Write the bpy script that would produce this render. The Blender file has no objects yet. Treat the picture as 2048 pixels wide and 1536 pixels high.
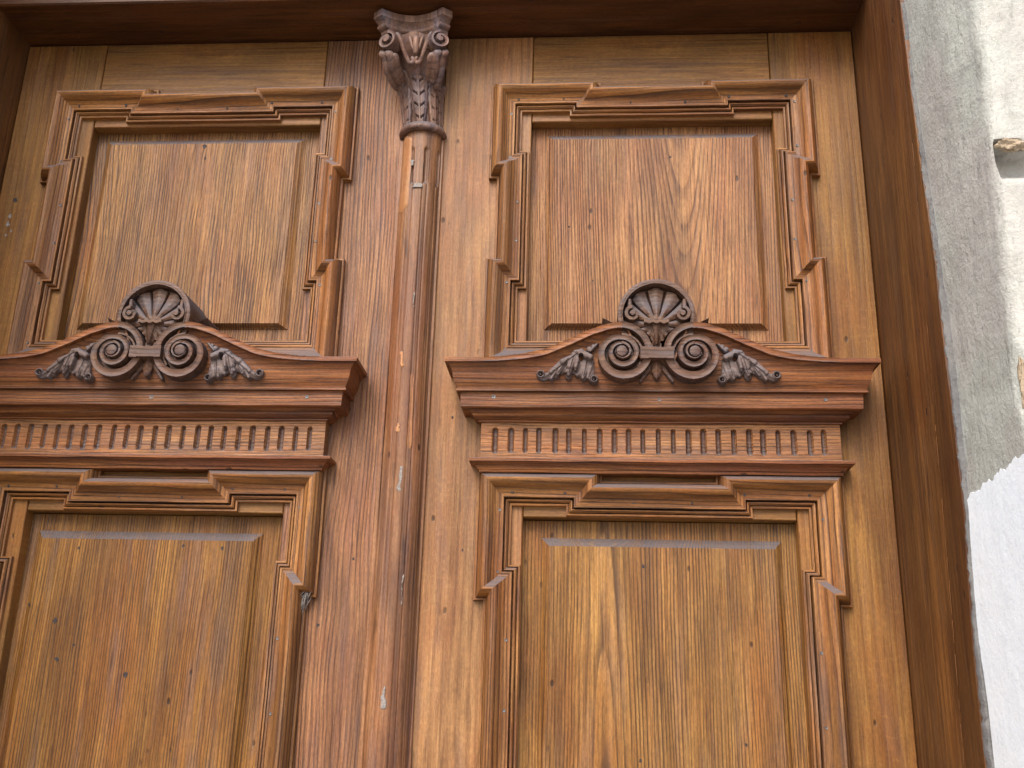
import bpy, math, random
import numpy as np
from mathutils import Matrix, Vector
random.seed(7); rng = np.random.default_rng(7)
S = bpy.context.scene
COL = S.collection

# ---------------------------------------------------------------- camera
cam_d = bpy.data.cameras.new('camera'); cam = bpy.data.objects.new('camera', cam_d); COL.objects.link(cam)
r_ = Vector((0.997591854, 0.064322813, 0.025943547)); u_ = Vector((-0.004643188, -0.311278887, 0.950307264))
f_ = Vector((-0.069202114, 0.948139246, 0.310230619))
cam.matrix_world = Matrix(((r_.x, u_.x, -f_.x, 0.3146416), (r_.y, u_.y, -f_.y, -1.7413), (r_.z, u_.z, -f_.z, -1.1944727), (0, 0, 0, 1)))
cam_d.sensor_width = 36; cam_d.lens = 36.0626; cam_d.clip_start = 0.01; cam_d.clip_end = 500
S.camera = cam
# ---------------------------------------------------------------- light
SUN_EL, SUN_AZ = math.radians(46), math.radians(-17)      # azimuth measured from -Y (in front of the door) towards +X
w = bpy.data.worlds.new("World"); S.world = w; w.use_nodes = True
nt = w.node_tree; bg = nt.nodes['Background']
sky = nt.nodes.new('ShaderNodeTexSky'); sky.sky_type = 'NISHITA'; sky.sun_disc = False
sky.sun_elevation = SUN_EL; sky.air_density = 1.0; sky.dust_density = 4.0; sky.ozone_density = 1.0
sdir = Vector((math.sin(SUN_AZ) * math.cos(SUN_EL), -math.cos(SUN_AZ) * math.cos(SUN_EL), math.sin(SUN_EL)))
sky.sun_rotation = math.atan2(sdir.x, sdir.y)
nt.links.new(sky.outputs[0], bg.inputs[0]); bg.inputs[1].default_value = 0.13
sl = bpy.data.lights.new('sun', 'SUN'); sl.energy = 1.5; sl.angle = math.radians(38); sl.color = (1, 0.95, 0.88)
so = bpy.data.objects.new('sun', sl); COL.objects.link(so); so.location = (-2, -4, 4)
so.rotation_euler = (-sdir).to_track_quat('-Z', 'Y').to_euler()
S.view_settings.view_transform = 'Standard'; S.view_settings.look = 'None'
S.view_settings.exposure = 1.16; S.view_settings.gamma = 1
S.view_settings.use_curve_mapping = False

# ---------------------------------------------------------------- materials
def srgb(r, g, b):
    f = lambda c: (c / 255 / 12.92) if c / 255 <= 0.04045 else ((c / 255 + 0.055) / 1.055) ** 2.4
    return (f(r), f(g), f(b), 1)

class NB:
    def __init__(s, name):
        s.m = bpy.data.materials.new(name); s.m.use_nodes = True; s.t = s.m.node_tree
        s.b = s.t.nodes['Principled BSDF']; s.out = s.t.nodes['Material Output']
    def n(s, typ, **kw):
        x = s.t.nodes.new(typ)
        for k, v in kw.items(): setattr(x, k, v)
        return x
    def put(s, sock, v):
        if isinstance(v, bpy.types.NodeSocket): s.t.links.new(v, sock)
        else: sock.default_value = v
    def math(s, op, a, b=0.0, c=None, clamp=False):
        x = s.n('ShaderNodeMath', operation=op, use_clamp=clamp)
        s.put(x.inputs[0], a); s.put(x.inputs[1], b)
        if c is not None: s.put(x.inputs[2], c)
        return x.outputs[0]
    def comb(s, a, b, c):
        x = s.n('ShaderNodeCombineXYZ')
        for i, v in enumerate((a, b, c)): s.put(x.inputs[i], v)
        return x.outputs[0]
    def noise(s, vec, scale, detail=2, rough=0.5, dist=0.0):
        x = s.n('ShaderNodeTexNoise'); s.put(x.inputs['Vector'], vec); x.inputs['Scale'].default_value = scale
        x.inputs['Detail'].default_value = detail; x.inputs['Roughness'].default_value = rough; x.inputs['Distortion'].default_value = dist
        return x.outputs[0]
    def ramp(s, fac, pts):
        x = s.n('ShaderNodeMapRange', interpolation_type='SMOOTHSTEP'); s.put(x.inputs[0], fac)
        x.inputs[1].default_value = pts[0]; x.inputs[2].default_value = pts[1]; x.inputs[3].default_value = pts[2]; x.inputs[4].default_value = pts[3]
        return x.outputs[0]
    def mix(s, fac, a, b, mode='MIX'):
        x = s.n('ShaderNodeMix', data_type='RGBA', blend_type=mode); s.put(x.inputs[0], fac); s.put(x.inputs[6], a); s.put(x.inputs[7], b)
        return x.outputs[2]
    def bump(s, h, dist, strength=1.0):
        x = s.n('ShaderNodeBump'); s.put(x.inputs['Height'], h); x.inputs['Distance'].default_value = dist; x.inputs['Strength'].default_value = strength
        s.t.links.new(x.outputs[0], s.b.inputs['Normal'])
    def axes(s, grain):
        tc = s.n('ShaderNodeTexCoord'); sp = s.n('ShaderNodeSeparateXYZ'); s.t.links.new(tc.outputs['Object'], sp.inputs[0])
        X, Y, Z = sp.outputs
        return (X, Y, Z) if grain == 'Z' else (Z, Y, X) if grain == 'X' else (X, Z, Y)

def wood(name, grain='Z', light=(196, 136, 82), mid=(158, 98, 58), dark=(78, 42, 30), grey=(132, 112, 108), greyamt=0.25,
         cx=0.0, cy=0.6, tilt=0.0, freq=150, seed=0.0, fig=0.6, rough=0.5, line=0.75, ray=0.0, bump=0.0012, cathedral_noise=0.003, wob=0.010, dust_skylight=0.85, tone=0.50):
    """oak: growth rings cut lengthwise, open pores, stain blotches; a=across the grain, g=along it"""
    B = NB(name); a, y, g = B.axes(grain)
    sd = seed * 7.31
    vlow = B.comb(B.math('MULTIPLY', a, 5), B.math('MULTIPLY', y, 5), B.math('MULTIPLY_ADD', g, 1.3, sd))
    n1 = B.noise(vlow, 1.0, 2)
    vmid = B.comb(B.math('MULTIPLY', a, 30), B.math('MULTIPLY', y, 30), B.math('MULTIPLY_ADD', g, 9, sd))
    n2 = B.noise(vmid, 1.0, 2)
    aw = B.math('ADD', B.math('MULTIPLY_ADD', B.math('SUBTRACT', n1, 0.5), wob * 4, a), B.math('MULTIPLY', B.math('SUBTRACT', n2, 0.5), wob * 0.35))
    dx = B.math('SUBTRACT', aw, cx)
    dy = B.math('ADD', B.math('SUBTRACT', y, cy), B.math('MULTIPLY_ADD', g, tilt, B.math('MULTIPLY', B.math('SUBTRACT', n1, 0.5), cathedral_noise * 4)))
    rr = B.math('SQRT', B.math('ADD', B.math('POWER', B.math('ABSOLUTE', dx), 2.0), B.math('POWER', B.math('ABSOLUTE', dy), 2.0)))
    # uneven ring spacing
    rn = B.noise(B.comb(B.math('MULTIPLY', rr, 45), sd, 0.0), 1.0, 1)
    rings = B.math('ADD', B.math('MULTIPLY', rr, freq), B.math('MULTIPLY', rn, 2.2))
    fr = B.math('FRACT', rings)
    early = B.math('SUBTRACT', 1.0, B.ramp(fr, (0.0, 0.50, 0.0, 1.0)))     # dark porous band right after the ring edge
    edge = B.ramp(fr, (0.9, 1.0, 0.0, 1.0)); early = B.math('MAXIMUM', early, edge)
    vp = B.comb(B.math('MULTIPLY', a, 520), B.math('MULTIPLY', y, 520), B.math('MULTIPLY_ADD', g, 9, sd))
    pn = B.noise(vp, 1.0, 2, 0.65)
    pores = B.ramp(pn, (0.50, 0.62, 0.0, 1.0))
    vq = B.comb(B.math('MULTIPLY', a, 210), B.math('MULTIPLY', y, 210), B.math('MULTIPLY_ADD', g, 5.5, sd + 3))
    qn = B.noise(vq, 1.0, 3, 0.6)
    # how strongly each place shows its rings
    stx = B.noise(B.comb(B.math('MULTIPLY', a, 26), B.math('MULTIPLY', y, 20), B.math('MULTIPLY_ADD', g, 1.6, sd + 9)), 1.0, 2)
    st = B.ramp(stx, (0.30, 0.66, 0.25, 1.0))
    brk = B.ramp(B.noise(B.comb(B.math('MULTIPLY', a, 190), B.math('MULTIPLY', y, 190), B.math('MULTIPLY_ADD', g, 14, sd + 5)), 1.0, 1), (0.30, 0.50, 0.50, 1.0))
    lin = B.math('MULTIPLY', B.math('MULTIPLY', B.math('MULTIPLY', early, st), brk), line)
    lin = B.math('MAXIMUM', lin, B.math('MULTIPLY', B.math('MULTIPLY', pores, B.math('MULTIPLY_ADD', early, 0.55, 0.35)), line))
    blot = B.noise(B.comb(B.math('MULTIPLY', a, 9), B.math('MULTIPLY', y, 6), B.math('MULTIPLY_ADD', g, 3.0, sd + 21)), 1.0, 4, 0.6)
    streak = B.noise(B.comb(B.math('MULTIPLY', a, 55), B.math('MULTIPLY', y, 40), B.math('MULTIPLY_ADD', g, 2.2, sd + 31)), 1.0, 3, 0.6)
    base = B.mix(B.ramp(qn, (0.25, 0.75, 0.0, 1.0)), srgb(*mid), srgb(*light))
    base = B.mix(B.ramp(streak, (0.35, 0.7, 0.0, fig)), base, srgb(*mid))
    red = tuple(int(c * k) for c, k in zip(mid, (0.98, 0.86, 0.84)))
    base = B.mix(B.ramp(blot, (0.40, 0.66, 0.0, 0.55)), base, srgb(*red))
    gm = B.noise(B.comb(B.math('MULTIPLY', a, 34), B.math('MULTIPLY', y, 30), B.math('MULTIPLY_ADD', g, 4.0, sd + 41)), 1.0, 4, 0.65)
    base = B.mix(B.ramp(gm, (0.46, 0.70, 0.0, greyamt)), base, srgb(*grey))
    if ray:
        rf = B.noise(B.comb(B.math('MULTIPLY', a, 34), B.math('MULTIPLY', y, 5), B.math('MULTIPLY_ADD', g, 110, sd + 51)), 1.0, 2, 0.55, 0.8)
        base = B.mix(B.ramp(rf, (0.58, 0.66, 0.0, ray)), base, srgb(*light)); base = B.mix(B.ramp(rf, (0.42, 0.32, 0.0, ray * 0.7)), base, srgb(*mid))
    fm = B.noise(B.comb(B.math('MULTIPLY', a, 420), B.math('MULTIPLY', y, 420), B.math('MULTIPLY_ADD', g, 120, sd)), 1.0, 3, 0.7)
    hsv = B.n('ShaderNodeHueSaturation'); B.put(hsv.inputs['Color'], base); B.put(hsv.inputs['Value'], B.ramp(fm, (0.30, 0.70, 0.80, 1.16))); B.put(hsv.inputs['Saturation'], 0.95); base = hsv.outputs[0]
    st1 = B.noise(B.comb(B.math('MULTIPLY', a, 14), B.math('MULTIPLY', y, 9), B.math('MULTIPLY_ADD', g, 2.4, sd + 61)), 1.0, 5, 0.62, 0.6)
    h2 = B.n('ShaderNodeHueSaturation'); B.put(h2.inputs['Color'], base); B.put(h2.inputs['Value'], B.ramp(st1, (0.32, 0.68, 0.72, 1.22))); base = h2.outputs[0]
    dk1 = B.noise(B.comb(B.math('MULTIPLY', a, 80), B.math('MULTIPLY', y, 60), B.math('MULTIPLY_ADD', g, 6.5, sd + 71)), 1.0, 4, 0.7)
    base = B.mix(B.ramp(dk1, (0.54, 0.72, 0.0, 0.60)), base, srgb(*dark))
    col = B.mix(lin, base, srgb(*dark))
    # small dark specks: old worm holes and dents
    vor = B.n('ShaderNodeTexVoronoi'); B.put(vor.inputs['Vector'], B.comb(B.math('MULTIPLY', a, 26), B.math('MULTIPLY', y, 26), B.math('MULTIPLY_ADD', g, 13, sd)))
    vor.inputs['Scale'].default_value = 1.0
    spk = B.math('MULTIPLY', B.ramp(vor.outputs['Distance'], (0.05, 0.10, 1.0, 0.0)), B.ramp(blot, (0.46, 0.56, 0.0, 0.8)))
    col = B.mix(spk, col, srgb(46, 30, 28))
    # greyer on upward faces: street dust, with sky light painted into the colour
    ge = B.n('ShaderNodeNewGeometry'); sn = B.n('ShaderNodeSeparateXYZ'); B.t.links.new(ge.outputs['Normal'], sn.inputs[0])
    du = B.math('MULTIPLY', B.ramp(sn.outputs[2], (0.12, 0.46, 0.0, dust_skylight)), B.ramp(gm, (0.25, 0.55, 0.55, 1.0)))
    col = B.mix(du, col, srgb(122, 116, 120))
    dk = B.n('ShaderNodeHueSaturation'); B.put(dk.inputs['Color'], col); dk.inputs['Value'].default_value = tone; dk.inputs['Saturation'].default_value = 1.10; dk.inputs['Hue'].default_value = 0.5030; col = dk.outputs[0]
    B.put(B.b.inputs['Base Color'], col)
    B.put(B.b.inputs['Roughness'], B.math('ADD', B.math('ADD', B.math('MULTIPLY', qn, 0.25), rough - 0.10), B.math('MULTIPLY', du, 0.3)))
    B.b.inputs['Specular IOR Level'].default_value = 0.32
    h = B.math('SUBTRACT', B.math('MULTIPLY', qn, 0.5), B.math('ADD', B.math('MULTIPLY', lin, 0.8), B.math('MULTIPLY', spk, 1.2)))
    B.bump(h, bump, 0.8)
    return B.m

def flat(name, col, rough=0.7, scale=60, var=0.25, bump=0.0, metallic=0.0):
    B = NB(name); tc = B.n('ShaderNodeTexCoord')
    n = B.noise(tc.outputs['Object'], scale, 4, 0.6)
    c2 = tuple(c * (1 - var) for c in col[:3]) + (1,)
    B.put(B.b.inputs['Base Color'], B.mix(B.ramp(n, (0.35, 0.65, 0, 1)), col, c2)); B.b.inputs['Roughness'].default_value = rough
    B.b.inputs['Metallic'].default_value = metallic
    if bump: B.bump(n, bump)
    return B.m

M = {}
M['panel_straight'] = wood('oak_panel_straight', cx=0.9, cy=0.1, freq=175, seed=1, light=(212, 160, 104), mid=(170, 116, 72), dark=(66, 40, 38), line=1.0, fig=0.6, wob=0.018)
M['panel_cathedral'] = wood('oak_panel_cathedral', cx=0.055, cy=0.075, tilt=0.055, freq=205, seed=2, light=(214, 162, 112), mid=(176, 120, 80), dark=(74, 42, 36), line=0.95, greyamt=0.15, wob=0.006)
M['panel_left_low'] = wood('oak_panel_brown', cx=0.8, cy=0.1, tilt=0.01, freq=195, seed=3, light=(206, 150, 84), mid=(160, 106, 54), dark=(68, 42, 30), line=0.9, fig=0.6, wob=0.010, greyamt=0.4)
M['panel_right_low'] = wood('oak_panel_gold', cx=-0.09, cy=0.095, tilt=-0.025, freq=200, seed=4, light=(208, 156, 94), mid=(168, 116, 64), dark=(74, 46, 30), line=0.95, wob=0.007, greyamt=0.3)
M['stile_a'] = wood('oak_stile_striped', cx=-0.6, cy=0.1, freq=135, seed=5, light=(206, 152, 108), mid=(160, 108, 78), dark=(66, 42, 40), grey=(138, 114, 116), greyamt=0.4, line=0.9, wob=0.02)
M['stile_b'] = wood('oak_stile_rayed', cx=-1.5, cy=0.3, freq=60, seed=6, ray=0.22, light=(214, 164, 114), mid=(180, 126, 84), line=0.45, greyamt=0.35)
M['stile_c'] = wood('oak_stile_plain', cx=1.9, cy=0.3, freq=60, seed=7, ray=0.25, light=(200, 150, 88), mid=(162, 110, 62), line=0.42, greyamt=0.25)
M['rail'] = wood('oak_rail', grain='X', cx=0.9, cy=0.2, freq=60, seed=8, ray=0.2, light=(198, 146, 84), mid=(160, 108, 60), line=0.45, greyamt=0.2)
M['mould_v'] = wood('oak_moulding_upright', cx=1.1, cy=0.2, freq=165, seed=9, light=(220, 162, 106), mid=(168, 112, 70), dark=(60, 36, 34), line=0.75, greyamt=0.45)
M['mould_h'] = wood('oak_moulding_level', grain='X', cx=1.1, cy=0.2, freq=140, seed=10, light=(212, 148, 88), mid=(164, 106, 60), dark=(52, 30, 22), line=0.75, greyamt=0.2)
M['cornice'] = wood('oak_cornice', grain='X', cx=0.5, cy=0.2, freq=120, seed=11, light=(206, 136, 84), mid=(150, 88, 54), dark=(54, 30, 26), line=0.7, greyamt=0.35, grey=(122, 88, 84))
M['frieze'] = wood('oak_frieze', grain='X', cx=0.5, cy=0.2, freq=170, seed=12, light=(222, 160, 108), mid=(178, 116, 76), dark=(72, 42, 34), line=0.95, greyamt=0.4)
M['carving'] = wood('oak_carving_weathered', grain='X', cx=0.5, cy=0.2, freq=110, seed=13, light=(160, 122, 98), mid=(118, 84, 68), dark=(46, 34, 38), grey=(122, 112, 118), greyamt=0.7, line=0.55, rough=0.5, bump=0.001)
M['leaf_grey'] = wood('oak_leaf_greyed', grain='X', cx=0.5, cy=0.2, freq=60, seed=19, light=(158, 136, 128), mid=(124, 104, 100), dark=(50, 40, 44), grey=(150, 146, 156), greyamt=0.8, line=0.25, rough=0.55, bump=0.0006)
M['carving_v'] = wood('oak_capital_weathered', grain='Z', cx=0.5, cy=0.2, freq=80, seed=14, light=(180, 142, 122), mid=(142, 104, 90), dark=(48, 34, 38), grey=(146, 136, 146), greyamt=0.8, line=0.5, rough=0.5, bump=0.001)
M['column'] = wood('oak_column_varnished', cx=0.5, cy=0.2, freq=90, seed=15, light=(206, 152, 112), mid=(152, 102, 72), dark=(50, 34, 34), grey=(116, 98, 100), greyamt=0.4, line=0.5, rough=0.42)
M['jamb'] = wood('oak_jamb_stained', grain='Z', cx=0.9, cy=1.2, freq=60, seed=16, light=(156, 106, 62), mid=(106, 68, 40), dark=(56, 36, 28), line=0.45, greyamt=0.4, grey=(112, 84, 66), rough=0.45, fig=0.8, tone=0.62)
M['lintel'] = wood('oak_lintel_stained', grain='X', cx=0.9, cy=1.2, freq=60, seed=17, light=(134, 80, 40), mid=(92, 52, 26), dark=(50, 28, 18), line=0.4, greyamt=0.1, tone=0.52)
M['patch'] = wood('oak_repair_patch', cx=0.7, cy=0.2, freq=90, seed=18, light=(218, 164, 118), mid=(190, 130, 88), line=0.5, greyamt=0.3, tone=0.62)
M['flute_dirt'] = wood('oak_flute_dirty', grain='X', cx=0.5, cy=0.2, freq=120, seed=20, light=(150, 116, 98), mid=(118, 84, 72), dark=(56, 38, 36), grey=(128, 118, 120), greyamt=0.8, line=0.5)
M['dark_gap'] = flat('dark_gap', (0.012, 0.009, 0.008, 1), 0.9)
M['nail'] = flat('nail_head', (0.14, 0.14, 0.145, 1), 0.5, 500, 0.6, metallic=0.4)
M['nail_dark'] = flat('nail_hole_filler', (0.035, 0.028, 0.03, 1), 0.8, 400, 0.5)
M['web'] = flat('cobweb_dust', (0.27, 0.24, 0.22, 1), 0.95, 300, 0.4)

def stone_mat(name, c1, c2, c3, bump, seed, st=0.6, cracks=()):
    B = NB(name); tc = B.n('ShaderNodeTexCoord'); v = tc.outputs['Object']
    sp = B.n('ShaderNodeSeparateXYZ'); B.t.links.new(v, sp.inputs[0])
    big = B.noise(v, 3.5, 3, 0.6); med = B.noise(v, 22, 5, 0.62); fin = B.noise(v, 190, 4, 0.7)
    stn = B.noise(B.comb(B.math('MULTIPLY', sp.outputs[0], 60), B.math('MULTIPLY', sp.outputs[1], 60), B.math('MULTIPLY_ADD', sp.outputs[2], 14, seed)), 1.0, 4, 0.65)
    c = B.mix(B.ramp(big, (0.35, 0.65, 0, 1)), c1, c2)
    c = B.mix(B.ramp(med, (0.45, 0.72, 0, 0.55)), c, c3)
    c = B.mix(B.ramp(stn, (0.54, 0.74, 0, st)), c, tuple(x * 0.55 for x in c3[:3]) + (1,))
    crk = 0.0
    wig = B.math('ADD', B.math('MULTIPLY', B.math('SUBTRACT', B.noise(v, 30, 3, 0.6), 0.5), 0.030), B.math('MULTIPLY', B.math('SUBTRACT', B.noise(v, 160, 2, 0.6), 0.5), 0.006))
    for (ya, za, yb, zb, wd) in cracks:          # hairline cracks: a run from (ya,za) to (yb,zb) on the reveal
        py, pz = sp.outputs[1], sp.outputs[2]
        if abs(yb - ya) > abs(zb - za): along, base0, t0, t1, dev = py, za, ya, yb, pz
        else: along, base0, t0, t1, dev = pz, ya, za, zb, py
        sl_ = ((zb - za) / (yb - ya)) if abs(yb - ya) > abs(zb - za) else ((yb - ya) / (zb - za))
        d = B.math('ABSOLUTE', B.math('SUBTRACT', B.math('SUBTRACT', dev, B.math('ADD', base0, B.math('MULTIPLY', B.math('SUBTRACT', along, t0), sl_))), wig))
        inr = B.math('MULTIPLY', B.ramp(along, (min(t0, t1) - 0.01, min(t0, t1) + 0.01, 0.0, 1.0)), B.ramp(along, (max(t0, t1) - 0.01, max(t0, t1) + 0.01, 1.0, 0.0)))
        crk = B.math('MAXIMUM', crk, B.math('MULTIPLY', B.ramp(d, (wd * 0.4, wd * 1.6, 1.0, 0.0)), inr))
    if cracks: c = B.mix(B.math('MULTIPLY', crk, 0.6), c, tuple(x * 0.30 for x in c3[:3]) + (1,))
    spk = B.noise(B.comb(B.math('MULTIPLY', sp.outputs[0], 140), B.math('MULTIPLY', sp.outputs[1], 140), B.math('MULTIPLY_ADD', sp.outputs[2], 60, seed)), 1.0, 3, 0.7)
    c = B.mix(B.ramp(spk, (0.58, 0.70, 0, st * 0.9)), c, tuple(x * 0.45 for x in c3[:3]) + (1,))
    c = B.mix(B.ramp(fin, (0.30, 0.70, 0.0, 0.35)), c, tuple(min(1, x * 1.25) for x in c1[:3]) + (1,))
    B.put(B.b.inputs['Base Color'], c); B.b.inputs['Roughness'].default_value = 0.9; B.b.inputs['Specular IOR Level'].default_value = 0.2
    h = B.math('ADD', B.math('MULTIPLY', med, 1.0), B.math('ADD', B.math('MULTIPLY', fin, 0.35), B.math('MULTIPLY', stn, -0.35)))
    B.bump(B.math('SUBTRACT', h, crk), bump)
    return B.m
M['stone'] = stone_mat('weathered_stone', (0.40, 0.42, 0.385, 1), (0.40, 0.375, 0.355, 1), (0.31, 0.305, 0.275, 1), 0.005, 2.0, cracks=[(-0.315, -0.726 + 2.80, -0.49, -0.742 + 2.80, 0.0011), (-0.357, -0.50 + 2.80, -0.360, -0.58 + 2.80, 0.0010), (-0.33, -0.28 + 2.80, -0.36, -0.10 + 2.80, 0.0007), (-0.52, -0.255 + 2.80, -0.44, -0.262 + 2.80, 0.0012)])
M['plaster'] = stone_mat('white_plaster', (0.76, 0.84, 0.92, 1), (0.80, 0.86, 0.92, 1), (0.73, 0.80, 0.88, 1), 0.0016, 5.0, 0.10, cracks=[(-0.33, -1.079 + 2.80, -0.46, -1.094 + 2.80, 0.0008), (-0.42, -0.93 + 2.80, -0.43, -1.02 + 2.80, 0.0006)])
M['mortar'] = stone_mat('grey_mortar', (0.13, 0.13, 0.135, 1), (0.18, 0.175, 0.17, 1), (0.07, 0.07, 0.075, 1), 0.004, 9.0)
M['chip'] = stone_mat('broken_stone', (0.33, 0.26, 0.18, 1), (0.40, 0.32, 0.23, 1), (0.18, 0.13, 0.09, 1), 0.006, 12.0)
M['paving'] = flat('street_paving', (0.36, 0.34, 0.30, 1), 0.85, 6, 0.3, 0.004)

# ---------------------------------------------------------------- mesh helpers
ZG = -2.80                                        # street level, the door's z=0 is the top of its upper panels
def link(name, me, parent=None, mats=(), loc=(0, 0, 0), smooth=None):
    o = bpy.data.objects.new(name, me); COL.objects.link(o)
    for m in mats: me.materials.append(m)
    if parent: o.parent = parent
    o.location = loc
    if smooth is not None:
        me.polygons.foreach_set('use_smooth', [True] * len(me.polygons)); me.set_sharp_from_angle(angle=math.radians(smooth))
    return o
class MB:
    def __init__(s): s.v = []; s.f = []; s.mi = []
    def add(s, vs, fs, mi=0):
        k = len(s.v); s.v += [tuple(map(float, p)) for p in vs]; s.f += [tuple(int(i) + k for i in f) for f in fs]; s.mi += [mi] * len(fs)
    def box(s, x0, x1, y0, y1, z0, z1, mi=0, bev=0.0):
        b = bev
        if not b:
            vs = [(x, y, z) for z in (z0, z1) for y in (y0, y1) for x in (x0, x1)]
            s.add(vs, [(0, 1, 5, 4), (1, 3, 7, 5), (3, 2, 6, 7), (2, 0, 4, 6), (4, 5, 7, 6), (1, 0, 2, 3)], mi); return
        # front (y0) edges bevelled
        vs = [(x0, y1, z0), (x1, y1, z0), (x1, y1, z1), (x0, y1, z1), (x0, y0 + b, z0), (x1, y0 + b, z0), (x1, y0 + b, z1), (x0, y0 + b, z1),
              (x0 + b, y0, z0 + b), (x1 - b, y0, z0 + b), (x1 - b, y0, z1 - b), (x0 + b, y0, z1 - b)]
        fs = [(3, 2, 1, 0), (0, 1, 5, 4), (1, 2, 6, 5), (2, 3, 7, 6), (3, 0, 4, 7), (4, 5, 9, 8), (5, 6, 10, 9), (6, 7, 11, 10), (7, 4, 8, 11), (8, 9, 10, 11)]
        s.add(vs, fs, mi)
    def build(s, name, mats, parent=None, loc=(0, 0, 0), smooth=None):
        me = bpy.data.meshes.new(name); me.from_pydata(s.v, [], s.f); me.update()
        if any(s.mi): me.polygons.foreach_set('material_index', s.mi)
        return link(name, me, parent, mats if isinstance(mats, (list, tuple)) else [mats], loc, smooth)
def grid_faces(nr, nc, closed=False, flip=False):
    fs = []
    for i in range(nr - 1):
        for j in range(nc if closed else nc - 1):
            a = i * nc + j; b = i * nc + (j + 1) % nc; f = (a, b, b + nc, a + nc)
            fs.append(f[::-1] if flip else f)
    return fs
def sstep(e0, e1, x):
    t = np.clip((x - e0) / (e1 - e0), 0, 1); return t * t * (3 - 2 * t)
def relief(name, x0, x1, z0, z1, st, fn, back, mat, parent, smooth=50):
    """carved relief: fn gives how far the wood stands out from the door face, 0 where there is none"""
    xs = np.arange(x0, x1 + st, st); zs = np.arange(z0, z1 + st, st)
    X, Z = np.meshgrid(xs, zs); H = fn(X, Z)
    on = H > 0; nr, nc = X.shape
    Y = np.where(on, -H, -back)
    q = on[:-1, :-1] | on[1:, :-1] | on[:-1, 1:] | on[1:, 1:]
    ii, jj = np.nonzero(q); a = ii * nc + jj
    F = np.stack([a, a + 1, a + nc + 1, a + nc], 1)
    used = np.unique(F); mp = -np.ones(nr * nc, int); mp[used] = np.arange(len(used))
    V = np.stack([X.ravel(), Y.ravel(), Z.ravel()], 1)[used]
    me = bpy.data.meshes.new(name); me.from_pydata(V.tolist(), [], mp[F].tolist()); me.update()
    return link(name, me, parent, [mat], (0, 0, 0), smooth)
def tag(o, label=None, cat=None, kind=None, group=None):
    if label: o['label'] = label
    if cat: o['category'] = cat
    if kind: o['kind'] = kind
    if group: o['group'] = group
    return o

# ---------------------------------------------------------------- setting
g = MB(); g.box(-40, 40, -60, 20, ZG - 0.1, ZG); tag(g.build('pavement', M['paving']), kind='structure')  # unseen ground, added to bounce light up onto the undersides

# ---------------------------------------------------------------- door leaves
CX, JX = 0.4439, 0.8392
OP = 0.2310                      # half width of the panel openings
HI = 0.1138                      # underside of the lintel
MW = 0.060
PROF = [(0.000, 0.000), (0.000, 0.0095), (0.0008, 0.0105), (0.0040, 0.0110), (0.0046, 0.0088), (0.0056, 0.0150), (0.0080, 0.0235), (0.0110, 0.0300), (0.0140, 0.0342), (0.0165, 0.0360), (0.0195, 0.0358), (0.0225, 0.0342),
        (0.0255, 0.0312), (0.0285, 0.0272), (0.0310, 0.0235), (0.0340, 0.0204), (0.0375, 0.0184), (0.0420, 0.0172), (0.0440, 0.0168), (0.0443, 0.0182), (0.0475, 0.0180), (0.0477, 0.0005), (0.0496, 0.0005),
        (0.0500, 0.0115), (0.0508, 0.0130), (0.0530, 0.0124), (0.0550, 0.0098), (0.0558, 0.0025), (0.0566, 0.0025), (0.0570, 0.0082), (0.0602, 0.0078), (0.0606, 0.0000), (0.0612, -0.0012)]
def frame_path(a, s, zt, d, jx, z1, z2, zb, ab, x0=0.0, closed_bottom=True, za=None, zc=None):
    """clockwise outline seen from the street: top edge with a dropped middle, ears at the corners"""
    r = [(-a, zt), (-jx, zt), (-jx, zt - d), (jx, zt - d), (jx, zt), (a, zt), (a, z1), (a - s, z1), (a - s, z2), (ab, z2), (ab, zb)]
    l = [(-ab, zb), (-ab, z2), (-a + s, z2), (-a + s, z1), (-a, z1)]
    return [(x + x0, z) for x, z in r + l]
def moulding(name, path, parent):
    n = len(path); mb = MB()
    nrm = []
    for i in range(n):
        (xa, za), (xb, zb) = path[i], path[(i + 1) % n]
        dx, dz = xb - xa, zb - za; L = math.hypot(dx, dz); nrm.append((dz / L, -dx / L))   # inward for clockwise (x right, z up)
    def off(i, u):
        a = nrm[i - 1]; b = nrm[i]; x, z = path[i]
        return x + (a[0] + b[0]) * u, z + (a[1] + b[1]) * u
    for i in range(n):
        j = (i + 1) % n
        horiz = abs(nrm[i][1]) > 0.5
        L = math.hypot(path[j][0] - path[i][0], path[j][1] - path[i][1]); k = max(1, int(L / 0.02)) if L > 0.1 else 1
        ph = rng.random(4) * 6
        vs = []
        for (u, h) in PROF:
            A = off(i, u); Bq = off(j, u)
            for q in range(k + 1):
                t = q / k; wv = 0.0004 * math.sin(t * 9 + ph[0]) * (0 if q in (0, k) else 1) if L > 0.1 else 0
                vs.append((A[0] + (Bq[0] - A[0]) * t, -(h + (wv if h > 0 else 0)), A[1] + (Bq[1] - A[1]) * t))
        mb.add(vs, grid_faces(len(PROF), k + 1), 0 if horiz else 1)
    return mb.build(name, [M['mould_h'], M['mould_v']], parent, smooth=28)
def rings(name, rs, mat, parent, smooth=30):
    mb = MB(); vs = []
    for (x0, x1, z0, z1, y) in rs: vs += [(x0, y, z0), (x1, y, z0), (x1, y, z1), (x0, y, z1)]
    fs = grid_faces(len(rs), 4, closed=True); k = 4 * (len(rs) - 1); fs.append((k, k + 1, k + 2, k + 3))
    mb.add(vs, fs); return mb.build(name, mat, parent, smooth=smooth)
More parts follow.
